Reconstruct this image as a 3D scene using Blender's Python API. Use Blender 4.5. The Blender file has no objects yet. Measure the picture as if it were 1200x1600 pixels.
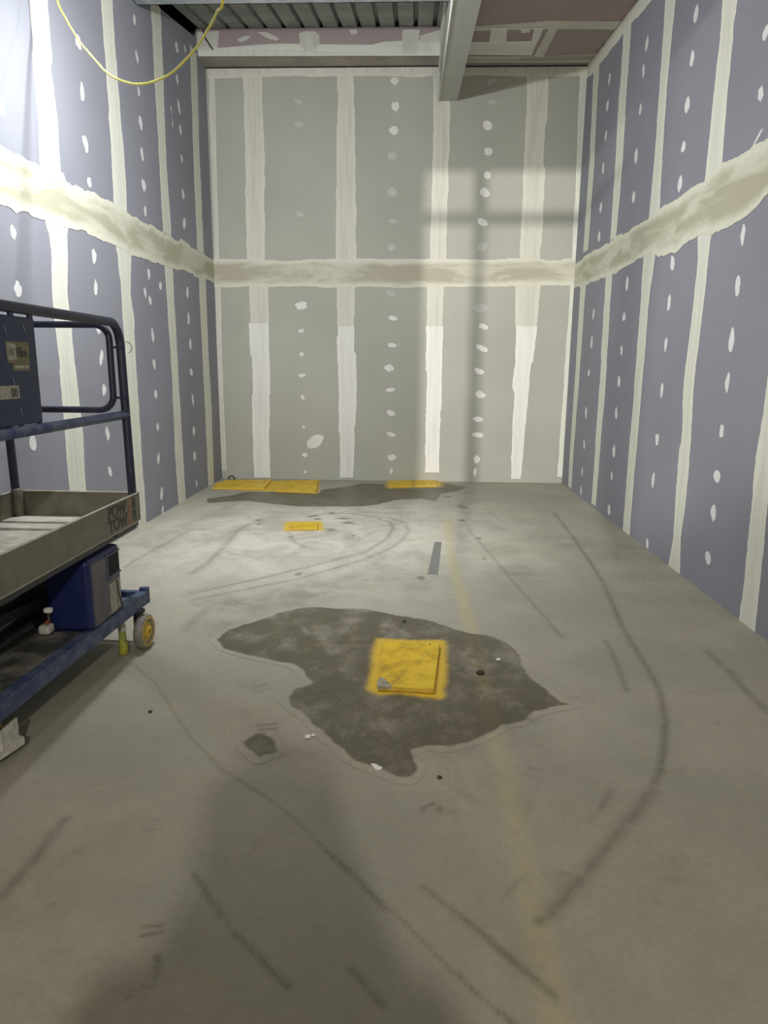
import bpy, bmesh, math, random
import numpy as np
from mathutils import Vector, Matrix

# ------------------------------------------------------------------ camera
random.seed(7); rng = np.random.default_rng(7)
SC = bpy.context.scene; COL = SC.collection
FPX, PITCH, YAW, ROLL, CAMH, CAMX = 1076.82, .2074, .0371, .0081, 1.5711, 2.6693
cp, sp, cy, sy = math.cos(PITCH), math.sin(PITCH), math.cos(YAW), math.sin(YAW)
FW = Vector((-sy*cp, cy*cp, -sp)); RT0 = Vector((cy, sy, 0)); UP0 = RT0.cross(FW)
RT = RT0*math.cos(ROLL) + UP0*math.sin(ROLL); UP = -RT0*math.sin(ROLL) + UP0*math.cos(ROLL)
CAMP = Vector((CAMX, 0, CAMH))
cd = bpy.data.cameras.new('camera'); cam = bpy.data.objects.new('camera', cd); COL.objects.link(cam)
cd.sensor_fit = 'VERTICAL'; cd.sensor_height = 24; cd.sensor_width = 18; cd.lens = FPX/1600*24
cd.clip_start = .02; cd.clip_end = 100
cam.matrix_world = Matrix(((RT.x, UP.x, -FW.x, CAMP.x), (RT.y, UP.y, -FW.y, CAMP.y), (RT.z, UP.z, -FW.z, CAMP.z), (0, 0, 0, 1)))
SC.camera = cam

# ------------------------------------------------------------------ world, lights, exposure
w = bpy.data.worlds.new('world'); SC.world = w; w.use_nodes = True
w.node_tree.nodes['Background'].inputs[0].default_value = (.5, .55, .6, 1)
w.node_tree.nodes['Background'].inputs[1].default_value = .12
SC.view_settings.view_transform = 'Standard'; SC.view_settings.look = 'None'
SC.view_settings.gamma = 1; SC.view_settings.use_curve_mapping = False
SC.view_settings.exposure = -0.2
def lamp(name, kind, loc, energy, color, size, target=None, spot=None, blend=.5):
    l = bpy.data.lights.new(name, kind); l.energy = energy; l.color = color
    if kind == 'AREA': l.shape = 'DISK'; l.size = size
    else: l.shadow_soft_size = size
    if spot: l.spot_size = spot; l.spot_blend = blend
    o = bpy.data.objects.new(name, l); COL.objects.link(o); o.location = loc
    if target: o.rotation_euler = (Vector(target)-Vector(loc)).to_track_quat('-Z', 'Y').to_euler()
    return o
lamp('site_lamp_left', 'AREA', (1.15, 4.3, 3.95), 200, (.94, .97, 1), .14, (2.1, 9.0, .35))
lamp('left_wall_fill', 'AREA', (2.0, 4.4, 4.1), 20, (.94, .97, 1), .14, (0, 5.5, 2.6))  # added fill to brighten the left wall, no fixture of its own
lamp('site_lamp_doorway', 'SPOT', (1.5, -9, 4.4), 8000, (1, .97, .92), .035, (3.8, 9.6, 2.6), math.radians(25), .3)
lamp('site_lamp_front', 'POINT', (3.2, -2.7, 3.18), 520, (1, .94, .84), .07)

# ------------------------------------------------------------------ pixel rays onto real planes (photo frame 1200 x 1600)
def ray(u, v): return FW*FPX + RT*(u-600) + UP*(800-v)
def at(u, v, p=(0, 0, 0), n=(0, 0, 1)):
    d = ray(u, v); n = Vector(n); t = (Vector(p)-CAMP).dot(n)/d.dot(n); return CAMP + d*t
def fl(u, v, z=0): return at(u, v, (0, 0, z))
def fl2(pts): return [tuple(fl(u, v))[:2] for u, v in pts]
W, D = 4.8, 9.62

# ------------------------------------------------------------------ materials
def nt(name):
    m = bpy.data.materials.new(name); m.use_nodes = True; t = m.node_tree
    return m, t, t.nodes['Principled BSDF'], t.links
def node(t, kind, **kw):
    n = t.nodes.new(kind)
    for k, v in kw.items():
        if k.startswith('i_'): n.inputs[int(k[2:]) if k[2:].isdigit() else k[2:]].default_value = v
        else: setattr(n, k, v)
    return n
def noise(t, scale, detail=4, rough=.55, vec=None, stretch=None, dist=0):
    n = node(t, 'ShaderNodeTexNoise'); n.inputs['Scale'].default_value = scale
    n.inputs['Detail'].default_value = detail; n.inputs['Roughness'].default_value = rough; n.inputs['Distortion'].default_value = dist
    if vec is None:
        tc = node(t, 'ShaderNodeTexCoord'); vec = tc.outputs['Object']
    if stretch:
        mp = node(t, 'ShaderNodeMapping'); mp.inputs['Scale'].default_value = stretch
        t.links.new(vec, mp.inputs[0]); vec = mp.outputs[0]
    t.links.new(vec, n.inputs['Vector']); return n.outputs['Fac']
def ramp(t, fac, stops):
    r = node(t, 'ShaderNodeValToRGB'); e = r.color_ramp.elements
    while len(e) < len(stops): e.new(.5)
    for el, (p, c) in zip(e, stops):
        el.position = p; el.color = (*c, 1) if len(c) == 3 else c
    t.links.new(fac, r.inputs[0]); return r.outputs[0]
def g(x): return (x, x, x)
def mixc(t, fac, a, b, mode='MIX'):
    m = node(t, 'ShaderNodeMix', data_type='RGBA', blend_type=mode)
    for s, v in ((0, fac), (6, a), (7, b)):
        if isinstance(v, (int, float)): m.inputs[s].default_value = v
        elif isinstance(v, tuple): m.inputs[s].default_value = (*v, 1)
        else: t.links.new(v, m.inputs[s])
    return m.outputs[2]
def mth(t, op, a, b=0., c=None, clamp=False):
    m = node(t, 'ShaderNodeMath', operation=op, use_clamp=clamp)
    for i, v in enumerate((a, b) if c is None else (a, b, c)):
        if isinstance(v, (int, float)): m.inputs[i].default_value = v
        else: t.links.new(v, m.inputs[i])
    return m.outputs[0]
def mapr(t, v, a, b, c=0., d=1.):
    m = node(t, 'ShaderNodeMapRange', interpolation_type='SMOOTHSTEP'); t.links.new(v, m.inputs[0])
    for i, x in enumerate((a, b, c, d)): m.inputs[i+1].default_value = x
    return m.outputs[0]
def bump(t, bsdf, h, strength=.3, dist=.002):
    b = node(t, 'ShaderNodeBump'); b.inputs['Strength'].default_value = strength; b.inputs['Distance'].default_value = dist
    t.links.new(h, b.inputs['Height']); t.links.new(b.outputs[0], bsdf.inputs['Normal'])
def plain(name, c1, c2=None, rough=.6, scale=12, metal=0, lo=.35, hi=.65, bmp=0, detail=5):
    m, t, b, L = nt(name); c2 = c2 or tuple(x*.8 for x in c1)
    f = noise(t, scale, detail); L.new(ramp(t, f, [(lo, c1), (hi, c2)]), b.inputs['Base Color'])
    b.inputs['Roughness'].default_value = rough; b.inputs['Metallic'].default_value = metal
    if bmp: bump(t, b, f, bmp)
    return m

def board(name, c):
    m, t, b, L = nt(name)
    col = ramp(t, noise(t, .9, 5), [(.3, tuple(x*.93 for x in c)), (.7, tuple(x*1.07 for x in c))])
    sc = noise(t, 7, 6, .65, stretch=(1, 1, .22)); col = mixc(t, mapr(t, sc, .62, .78, 0, .22), col, tuple(min(1, x*1.35) for x in c))
    L.new(col, b.inputs['Base Color']); b.inputs['Roughness'].default_value = .85
    b.inputs['Specular IOR Level'].default_value = .25
    return m
M = {}
M['blue_board'] = board('blue_plasterboard', (.252, .258, .292))
M['green_board'] = board('green_plasterboard', (.39, .39, .336))
M['pink_board'] = board('pink_plasterboard', (.36, .29, .285))
def compound(name, edge, centre, horiz=False, streak=.5):
    m, t, b, L = nt(name)
    uv = node(t, 'ShaderNodeUVMap'); uv.uv_map = 'UVMap'
    sx = node(t, 'ShaderNodeSeparateXYZ'); L.new(uv.outputs[0], sx.inputs[0])
    d = mth(t, 'ABSOLUTE', mth(t, 'SUBTRACT', sx.outputs[0], .5))
    st = noise(t, (2.2 if horiz else 5), 6, .6, stretch=((.6, .6, 2.6) if horiz else (5, 5, .35)), dist=(.5 if horiz else 0))
    n2 = noise(t, 3.2, 5, .6)
    k = mapr(t, mth(t, 'ADD', mth(t, 'MULTIPLY', d, 1.6), mth(t, 'MULTIPLY', n2, .5)), .62, .98)
    cc = ramp(t, st, [(.46 if horiz else .38, centre), (.58 if horiz else .5, tuple(a*.45+e*.55 for a, e in zip(centre, edge))), (.76 if horiz else .68, edge)]) if streak else centre
    L.new(mixc(t, k, cc, edge), b.inputs['Base Color']); b.inputs['Roughness'].default_value = .8
    b.inputs['Specular IOR Level'].default_value = .25
    bump(t, b, st, .25, .002)
    return m
M['tape'] = compound('joint_compound', (.70, .70, .61), (.61, .61, .52))
M['tape_pink'] = compound('joint_compound_pinkish', (.62, .605, .525), (.54, .52, .445))
M['tape_white'] = compound('joint_compound_fresh', (.74, .73, .68), (.66, .65, .60))
M['band'] = compound('joint_compound_band', (.66, .655, .54), (.43, .41, .305), True)
M['band_back'] = compound('joint_compound_band_back', (.62, .60, .50), (.40, .375, .285), True)
M['spot'] = plain('filler_spot', (.76, .765, .76), (.66, .66, .65), .8, 30)
M['spot_dull'] = plain('filler_spot_dull', (.50, .50, .46), (.44, .43, .40), .8, 30)
M['dark_joint'] = plain('dark_gap', (.05, .045, .04), (.03, .03, .03), .9)
M['galv'] = plain('galvanised_steel', (.50, .54, .55), (.34, .38, .40), .45, 9, .35)
M['deck'] = plain('roof_deck_steel', (.62, .64, .61), (.52, .54, .51), .6, 6, .05)
M['blue'] = plain('navy_blue_paint', (.006, .013, .085), (.012, .020, .085), .42, 14)
M['rail_blue'] = plain('dark_blue_rail_paint', (.016, .020, .052), (.035, .037, .055), .45, 22, lo=.45, hi=.8)
M['dusty_blue'] = plain('dusty_blue_paint', (.030, .050, .125), (.15, .17, .21), .55, 13, lo=.42, hi=.85)
M['grey_paint'] = plain('grey_beige_paint', (.17, .165, .125), (.125, .115, .085), .5, 8)
M['lit_rim'] = plain('lit_pale_rim', (.55, .53, .46), (.40, .38, .32), .5, 20)  # toe board rims: light on the top edges is put into this pale colour
M['deck_floor'] = plain('dusty_platform_floor', (.60, .585, .50), (.42, .40, .34), .7, 14)
M['black'] = plain('black_steel', (.012, .012, .013), (.02, .02, .02), .5)
M['rubber'] = plain('grey_rubber_tyre', (.23, .225, .20), (.16, .155, .14), .8, 20)
M['yellow'] = plain('yellow_wheel_hub', (.62, .42, .02), (.42, .29, .03), .45, 30)
M['jack'] = plain('yellow_green_stabiliser', (.45, .42, .05), (.22, .26, .04), .6, 25)
M['pale'] = plain('pale_plastic', (.55, .54, .48), (.4, .38, .33), .5, 30)
M['sticker'] = plain('faded_sticker', (.36, .35, .29), (.24, .235, .19), .5, 40)
M['sticker_y'] = plain('faded_yellow_sticker', (.17, .155, .07), (.10, .10, .055), .5, 60)
M['ink'] = plain('black_lettering', (.022, .022, .026), None, .5)
M['orange'] = plain('faded_orange_lettering', (.30, .13, .06), (.22, .10, .055), .5, 40)
M['cable'] = plain('yellow_cable', (.80, .74, .09), (.75, .68, .07), .35, 10)
M['white'] = plain('white_scrap', (.78, .77, .72), (.65, .64, .6), .7, 30)
M['debris'] = plain('dark_grit', (.05, .045, .035), None, .9)
M['tape_floor'] = plain('grey_floor_tape', (.20, .205, .19), (.165, .17, .155), .6, 30)
M['screw'] = plain('screw_steel', (.05, .045, .03), None, .4, metal=.6)
M['wall_back'] = plain('dark_wall', (.25, .25, .25), None, .9)
m, t, b, L = nt('yellow_spray_paint_on_board')
f1 = noise(t, 11, 6, .62, dist=.25); f2 = noise(t, 120, 3)
c = ramp(t, f1, [(.30, (.34, .21, .008)), (.42, (.54, .34, .006)), (.55, (.68, .46, .012)), (.75, (.72, .50, .03))])
L.new(mixc(t, mapr(t, f2, .55, .8, 0, .5), c, (.66, .50, .12)), b.inputs['Base Color']); b.inputs['Roughness'].default_value = .5
M['spray'] = m
M['spray_pale'] = plain('pale_yellow_board_edge', (.70, .50, .10), (.60, .38, .03), .6, 30)
M['raw_chip'] = plain('chipped_board_corner', (.42, .39, .30), (.16, .14, .09), .8, 35)

def concrete():
    m, t, b, L = nt('concrete_floor')
    at_ = lambda n: node(t, 'ShaderNodeAttribute', attribute_name=n).outputs['Fac']
    big = noise(t, .55, 6, .6); mid = noise(t, 2.6, 8, .68, dist=.4); fine = noise(t, 45, 6, .7); tint = noise(t, .9, 3)
    c = ramp(t, big, [(.3, (.29, .272, .212)), (.5, (.33, .312, .248)), (.72, (.37, .35, .285))])
    c = mixc(t, mapr(t, mid, .35, .75, 0, 1), c, mixc(t, 1., c, (1.14, 1.13, 1.12), 'MULTIPLY'))
    c = mixc(t, mapr(t, tint, .45, .62, 0, .55), c, (.28, .283, .228))
    c = mixc(t, mapr(t, fine, .3, .8, 0, .42), c, mixc(t, 1., c, g(.70), 'MULTIPLY'))
    # pale trodden plaster dust
    sw = noise(t, 2.6, 8, .70, stretch=(1, .8, 1), dist=.7)
    du = mth(t, 'MULTIPLY', at_('dust'), mapr(t, sw, .30, .66, .25, 1))
    c = mixc(t, du, c, (.66, .635, .55))
    c = mixc(t, mth(t, 'MULTIPLY', at_('brown'), mapr(t, noise(t, 6, 7, .75, dist=.5), .36, .62, .15, 1.5), clamp=True), c, (.17, .148, .105))
    c = mixc(t, mapr(t, noise(t, 3.3, 8, .78), .52, .74, 0, .38), c, mixc(t, 1., c, (.70, .66, .58), 'MULTIPLY'))
    c = mixc(t, mth(t, 'MULTIPLY', at_('line'), mapr(t, noise(t, 12, 6, .7), .30, .62, .25, 1)), c, (.44, .39, .20))
    mk = mth(t, 'MULTIPLY', at_('mark'), mapr(t, noise(t, 14, 6, .75), .32, .60, .45, 1), clamp=True)
    c = mixc(t, mk, c, (.085, .078, .055))
    # water darkens the slab
    wn = mth(t, 'ADD', at_('wet'), mth(t, 'MULTIPLY', mth(t, 'SUBTRACT', noise(t, 9, 6, .65), .5), .07))
    wet = mapr(t, wn, -.006, .012)
    mot = mapr(t, noise(t, 4.2, 8, .74, stretch=(1, .7, 1), dist=.15), .45, .70, 0, .62)
    wet2 = mth(t, 'MULTIPLY', wet, mth(t, 'SUBTRACT', 1., mth(t, 'MULTIPLY', mot, at_('dry'))))
    c = mixc(t, wet2, c, mixc(t, .35, mixc(t, 1., c, (.34, .32, .255), 'MULTIPLY'), (.088, .079, .053)))
    sn = mth(t, 'ADD', at_('spray'), mth(t, 'MULTIPLY', mth(t, 'SUBTRACT', noise(t, 13, 6, .75), .5), 1.1))
    c = mixc(t, mth(t, 'MULTIPLY', mapr(t, sn, .0, 1.1, 0, 1), .95), c, (.66, .44, .03))
    L.new(c, b.inputs['Base Color'])
    L.new(mapr(t, wet2, 0, 1, .78, .42), b.inputs['Roughness']); b.inputs['Specular IOR Level'].default_value = .35
    bump(t, b, fine, .18, .002)
    return m
M['concrete'] = concrete()

# ------------------------------------------------------------------ mesh helpers
def link(name, bm, mats, parent=None, loc=None, smooth=False, rotz=None):
    me = bpy.data.meshes.new(name); bm.normal_update(); bm.to_mesh(me); bm.free()
    for x in (mats if isinstance(mats, (list, tuple)) else [mats]): me.materials.append(M[x] if isinstance(x, str) else x)
    if smooth:
        for p in me.polygons: p.use_smooth = True
    o = bpy.data.objects.new(name, me); COL.objects.link(o)
    if parent: o.parent = parent
    if loc: o.location = loc
    if rotz is not None: o.rotation_euler.z = rotz
    return o
def tag(o, label=None, cat=None, group=None, kind=None):
    for k, v in (('label', label), ('category', cat), ('group', group), ('kind', kind)):
        if v: o[k] = v
    return o
def empty(name, loc, rz, label, cat):
    o = bpy.data.objects.new(name, None); COL.objects.link(o); o.location = loc; o.rotation_euler.z = rz
    o.empty_display_size = .1; return tag(o, label, cat)
def box(bm, x0, x1, y0, y1, z0, z1, mi=0, bev=0, seg=2):
    r = bmesh.ops.create_cube(bm, size=1); vs = r['verts']
    for v in vs: v.co = Vector(((x0+x1)/2+v.co.x*(x1-x0), (y0+y1)/2+v.co.y*(y1-y0), (z0+z1)/2+v.co.z*(z1-z0)))
    fs = {f for v in vs for f in v.link_faces}
    for f in fs: f.material_index = mi
    if bev:
        es = list({e for v in vs for e in v.link_edges})
        rr = bmesh.ops.bevel(bm, geom=es, offset=bev, segments=seg, affect='EDGES', profile=.5)
        for f in rr['faces']: f.material_index = mi
def tube(bm, pts, r, n=12, mi=0, cap=True, radii=None):
    pts = [Vector(p) for p in pts]; rings = []; prev = None
    for i, p in enumerate(pts):
        d = (pts[min(i+1, len(pts)-1)]-pts[max(i-1, 0)]).normalized()
        if prev is None: a = d.orthogonal().normalized()
        else: a = (prev - d*prev.dot(d)).normalized()
        prev = a; bb = d.cross(a); rr = radii[i] if radii else r
        rings.append([bm.verts.new(p + (a*math.cos(2*math.pi*k/n)+bb*math.sin(2*math.pi*k/n))*rr) for k in range(n)])
    for i in range(len(rings)-1):
        for k in range(n):
            f = bm.faces.new((rings[i][k], rings[i][(k+1) % n], rings[i+1][(k+1) % n], rings[i+1][k])); f.material_index = mi; f.smooth = True
    if cap:
        bm.faces.new(rings[0][::-1]).material_index = mi; bm.faces.new(rings[-1]).material_index = mi
def arc(c, a, bvec, r, a0, a1, n=8):
    c, a, bvec = Vector(c), Vector(a), Vector(bvec)
    return [c + (a*math.cos(a0+(a1-a0)*i/n) + bvec*math.sin(a0+(a1-a0)*i/n))*r for i in range(n+1)]
def lathe(bm, prof, n=28, axis='Z', c=(0, 0, 0), mi=0, cap=True):
    rings = []
    for r, h in prof:
        ring = []
        for k in range(n):
            a = 2*math.pi*k/n; p = (r*math.cos(a), r*math.sin(a), h)
            if axis == 'X': p = (p[2], p[0], p[1])
            ring.append(bm.verts.new(Vector(c)+Vector(p)))
        rings.append(ring)
    for i in range(len(rings)-1):
        for k in range(n):
            f = bm.faces.new((rings[i][k], rings[i][(k+1) % n], rings[i+1][(k+1) % n], rings[i+1][k])); f.smooth = True; f.material_index = mi
    if cap and prof[0][0] > 1e-4: bm.faces.new(rings[0][::-1]).material_index = mi
    if cap and prof[-1][0] > 1e-4: bm.faces.new(rings[-1]).material_index = mi
def slab(bm, poly, z0, z1, mi=0, mside=None, bev=0):
    lo = [bm.verts.new((x, y, z0)) for x, y in poly]; hi = [bm.verts.new((x, y, z1)) for x, y in poly]
    bm.faces.new(lo[::-1]).material_index = mi; ft = bm.faces.new(hi); ft.material_index = mi
    n = len(poly)
    for i in range(n):
        f = bm.faces.new((lo[i], lo[(i+1) % n], hi[(i+1) % n], hi[i])); f.material_index = mi if mside is None else mside
    bmesh.ops.recalc_face_normals(bm, faces=bm.faces)

# ------------------------------------------------------------------ walls: plasterboard with taped and filled joints, one mesh each
class Wall:
    def __init__(s, name, P, A, N, mats):
        s.name, s.P, s.A, s.N, s.mats = name, Vector(P), Vector(A), Vector(N), mats
        s.bm = bmesh.new(); s.uv = s.bm.loops.layers.uv.new('UVMap')
    def ab(s, u, v):
        p = at(u, v, s.P, s.N); return (p-s.P).dot(s.A), p.z
    def pt(s, a, b, off=0.): return s.P + s.A*a + Vector((0, 0, b)) + s.N*off
    def face(s, vs, uvs, mi):
        try: f = s.bm.faces.new(vs)
        except ValueError: return
        if f.normal.length == 0: f.normal_update()
        if f.normal.dot(s.N) < 0: f.normal_flip()
        f.material_index = mi
        for l in f.loops: l[s.uv].uv = uvs[l.vert]
    def ribbon(s, E1, E2, vertical, mi, off, rag=.006, step=.03, jump=.012):
        i = 1 if vertical else 0; j = 1-i
        E1 = sorted(E1, key=lambda e: e[i]); E2 = sorted(E2, key=lambda e: e[i])
        lo = min(E1[0][i], E2[0][i]); hi = max(E1[-1][i], E2[-1][i]); n = max(2, int((hi-lo)/step))
        T = np.linspace(lo, hi, n+1)
        c1 = np.interp(T, [e[i] for e in E1], [e[j] for e in E1]); c2 = np.interp(T, [e[i] for e in E2], [e[j] for e in E2])
        def rg():
            w_ = rng.normal(0, 1, n+9); w_ = np.convolve(w_, np.ones(5)/5, 'same')[4:4+n+1]*rag*1.3 + rng.normal(0, rag*.3, n+1)
            k = np.zeros(n+1); q = 0
            while q < n:
                L_ = int(rng.integers(8, 34)); k[q:q+L_] = rng.uniform(-jump, jump); q += L_
            return w_ + k
        c1 = c1 + rg(); c2 = c2 + rg(); prev = None; nc = 4
        for t_, p, q in zip(T, c1, c2):
            row = []
            for k in range(nc+1):
                x = p+(q-p)*k/nc; a, b_ = (x, t_) if vertical else (t_, x)
                v = s.bm.verts.new(s.pt(a, b_, off)); row.append((v, (k/nc, t_)))
            if prev:
                for k in range(nc):
                    vs = [prev[k], prev[k+1], row[k+1], row[k]]; d = {v: u for v, u in vs}
                    s.face([v for v, _ in vs], d, mi)
            prev = row
    def vstrip(s, rows, mi, off=.002, **kw):        # rows: (pixel row, left px, right px)
        s.ribbon([s.ab(l, v) for v, l, r in rows], [s.ab(r, v) for v, l, r in rows], True, mi, off, **kw)
    def band(s, up, dn, mi, off=.0035, **kw):
        s.ribbon([s.ab(*p) for p in dn], [s.ab(*p) for p in up], False, mi, off, **kw)
    def spot(s, u, v, ra=.05, rb=.042, ang=0., mi=3, off=.0015):
        a, b_ = s.ab(u, v); n = 11; off += random.uniform(0, .0004); ca, sa = math.cos(ang), math.sin(ang)
        vs = []
        for k in range(n):
            th = 2*math.pi*k/n; r = random.uniform(.78, 1.15); x, y = math.cos(th)*ra*r, math.sin(th)*rb*r
            vs.append(s.bm.verts.new(s.pt(a+x*ca-y*sa, b_+x*sa+y*ca, off)))
        s.face(vs, {v: (.5, .5) for v in vs}, mi)
    def poly(s, pts, mi=0, off=0., th=.12):           # the board itself with thickness, pts in (a, z)
        f = [s.bm.verts.new(s.pt(a, b_, off)) for a, b_ in pts]; k = [s.bm.verts.new(s.pt(a, b_, off-th)) for a, b_ in pts]
        s.face(f, {v: (.5, .5) for v in f}, mi)
        s.bm.faces.new(k)
        for i in range(len(f)):
            j = (i+1) % len(f); s.bm.faces.new((f[i], f[j], k[j], k[i]))
    def done(s): 
        return tag(link(s.name, s.bm, s.mats), kind='structure')

# back wall -------------------------------------------------------
wb = Wall('wall_back', (0, D, 0), (1, 0, 0), (0, -1, 0), ['green_board', 'tape_pink', 'band_back', 'spot', 'tape_white', 'spot_dull', 'tape'])
wb.poly([(-.12, 0), (W+.12, 0), (W+.12, 5.8), (-.12, 5.8)])
wb.vstrip([(104, 325, 335), (300, 333, 340), (500, 338, 346), (640, 341, 350), (735, 343, 354)], 1, rag=.003, jump=.004)
wb.vstrip([(104, 906, 918), (300, 899, 908), (440, 892, 898), (600, 881, 889), (745, 871, 880)], 6, .0025, rag=.003, jump=.004)
wb.ribbon([wb.ab(326, 121), wb.ab(690, 120), wb.ab(918, 118)], [wb.ab(324, 101), wb.ab(600, 100), wb.ab(919, 98)], False, 1, .0022)
for rows_u, rows_l in [
    ([(115, 380, 409), (250, 383, 414), (412, 387, 413)], [(440, 388, 417), (505, 390, 419), (600, 394, 420), (746, 399, 423)]),
    ([(115, 528, 553), (250, 527, 554), (412, 525, 557)], [(440, 526, 556), (510, 527, 555), (600, 529, 557), (746, 530, 553)]),
    ([(100, 676, 700), (170, 678, 703), (412, 671, 697)], [(440, 667, 694), (510, 667, 692), (600, 665, 690), (738, 664, 687)]),
    ([(115, 825, 856), (300, 818, 849), (412, 812, 843)], [(440, 807, 844), (510, 806, 838), (600, 803, 829), (748, 797, 815)])]:
    wb.vstrip(rows_u, 1); wb.vstrip(rows_l[:2], 1, .0021)
    wb.vstrip([rows_l[1]]+rows_l[2:], 4, .0024, jump=.018)
wb.band([(333, 406), (450, 406), (600, 404), (750, 404), (897, 405)], [(335, 449), (450, 447), (600, 450), (750, 447), (896, 446)], 2)
for x, y in [(593, 68), (595, 143), (592, 213), (586, 287), (585, 394), (585, 555), (866, 200), (868, 275), (865, 345), (858, 397), (853, 483), (852, 555)]:
    wb.spot(300+x/1.875, 90+y/1.875, random.uniform(.05, .075), random.uniform(.045, .065), random.uniform(-.5, .5), 5 if y in (287, 394, 555) else 4)
for x, y in [(312, 130), (312, 195), (315, 460), (877, 70), (880, 130), (588, 480)]:
    wb.spot(300+x/1.875, 90+y/1.875, .06, .03, random.uniform(-.4, .4), 5)
for x, y, a, b_ in [(582, 110, .07, .04), (588, 182, .075, .035), (586, 262, .08, .035), (578, 328, .075, .055), (582, 392, .085, .035), (583, 461, .085, .04), (583, 523, .08, .035), (586, 590, .08, .05), (584, 630, .03, .06),
                    (320, 145, .10, .06), (320, 220, .05, .03), (322, 288, .045, .03), (322, 350, .06, .03), (324, 413, .03, .045), (327, 500, .02, .03), (363, 543, .16, .09), (331, 583, .05, .035), (332, 632, .035, .02),
                    (845, 153, .12, .07), (853, 206, .08, .04), (848, 270, .10, .045), (840, 338, .09, .045), (845, 406, .09, .05), (838, 478, .09, .045), (838, 525, .09, .04), (834, 595, .06, .06), (829, 632, .03, .07)]:
    wb.spot(300+x/1.875, 400+y/1.875, a*.85, b_*.9, random.uniform(-.45, .1) if x > 400 else random.uniform(.1, .6), 5 if y in (110, 153) else 4)
wb.done()

# side walls ------------------------------------------------------
wl = Wall('wall_left', (0, 0, 0), (0, 1, 0), (1, 0, 0), ['blue_board', 'tape', 'band', 'spot'])
wl.poly([(-3.3, 0), (D, 0), (D, 5.53), (7.3, 5.06), (-3.3, 5.2)])
o3 = lambda pts: [(x/3, y/3) for x, y in pts]
up = o3([(0, 685), (190, 795), (280, 815), (530, 950), (600, 1000), (760, 1090), (920, 1165), (1002, 1218)])
dn = o3([(0, 965), (120, 990), (210, 1040), (330, 1070), (540, 1140), (615, 1195), (770, 1240), (930, 1300), (1002, 1325)])
wl.band(up, dn, 2, rag=.012, jump=.016)
wl.vstrip([(0, 45, 73), (95, 52, 81), (105, 52, 78), (180, 60, 88), (268, 63, 93)], 1)
wl.vstrip([(350, 70, 107), (362, 75, 105), (400, 79, 106), (460, 80, 106), (560, 91, 116), (650, 100, 127), (768, 108, 133)], 1)
wl.vstrip([(0, 157, 176), (130, 166, 184), (250, 175, 195), (330, 179, 198)], 1)
wl.vstrip([(385, 181, 205), (400, 184, 204), (460, 189, 203), (500, 191, 209), (620, 200, 216), (760, 211, 225), (825, 216, 229)], 1)
wl.vstrip([(13, 236, 250), (100, 240, 254), (250, 248, 260), (362, 254, 267)], 1)
wl.vstrip([(413, 257, 270), (470, 261, 272), (600, 269, 279), (700, 273, 285), (783, 279, 290)], 1)
wl.vstrip([(85, 297, 307), (250, 302, 312), (392, 308, 318)], 1)
wl.vstrip([(430, 310, 321), (560, 316, 326), (660, 321, 331), (757, 325, 334)], 1)
for k in range(1, 7):
    y = 5.36-1.24*k
    for z0, z1 in ((.02, 2.62), (2.95, 5.0)): wl.ribbon([(y-.12, z0), (y-.12, z1)], [(y+.12, z0), (y+.12, z1)], True, 1, .002)
wl.ribbon([(-3.2, 2.56), (wl.ab(0, 322)[0], wl.ab(0, 322)[1])], [(-3.2, 2.98), (wl.ab(0, 228)[0], wl.ab(0, 228)[1])], False, 2, .0028)
SL = [(x/3, y/3) for x, y in [(630, 95), (640, 263), (650, 430), (658, 575), (665, 722), (673, 867), (680, 990), (385, 435), (400, 675), (418, 855), (365, 195), (830, 370), (838, 500), (845, 605), (852, 745), (858, 910), (863, 1045), (827, 220), (867, 230), (5, 497), (60, 1088), (440, 1200), (448, 1350), (83, 1355), (697, 1283), (752, 1340), (878, 1370)]]
SL += [(x/3, 400+y/3) for x, y in [(680, 172), (702, 207), (715, 373), (722, 505), (730, 648), (738, 800), (742, 950), (757, 1115), (762, 1192), (884, 295), (892, 415), (896, 543), (903, 675), (908, 820), (912, 938), (921, 1065), (460, 340), (474, 475), (487, 628), (503, 830), (514, 1010), (153, 875)]]
for u, v in SL: wl.spot(u, v, random.uniform(.032, .06), random.uniform(.045, .075), random.uniform(-.5, .5))
wl.ribbon([wl.ab(268, 170), wl.ab(269, 197)], [wl.ab(266, 165), wl.ab(271, 197)], True, 3, .0015, rag=.002, jump=.002)
wl.done()

wr = Wall('wall_right', (W, 0, 0), (0, 1, 0), (-1, 0, 0), ['blue_board', 'tape', 'band', 'spot'])
wr.poly([(-3.3, 0), (D, 0), (D, 5.8), (-3.3, 5.8)])
c7 = lambda pts: [(860+x/3.48, y/3.48) for x, y in pts]
wr.band(c7([(150, 1430), (200, 1385), (345, 1300), (530, 1185), (600, 1130), (830, 985), (930, 900), (1183, 760)]),
        c7([(130, 1570), (330, 1490), (480, 1410), (570, 1360), (590, 1400), (700, 1360), (800, 1285), (880, 1280), (1060, 1190), (1183, 1060)]), 2, rag=.010, jump=.012)
wr.vstrip([(108, 928, 936), (250, 922, 929), (390, 912, 919)], 1)
wr.vstrip([(435, 908, 916), (600, 898, 905), (700, 891, 897), (760, 888, 893)], 1)
wr.vstrip([(45, 975, 986), (150, 968, 979), (250, 962, 973), (370, 954, 963)], 1)
wr.vstrip([(430, 947, 957), (520, 942, 951), (620, 936, 945), (786, 924, 931)], 1)
wr.vstrip([(0, 1040.5, 1056), (140, 1031, 1043), (230, 1024, 1037), (338, 1014, 1031)], 1)
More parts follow.
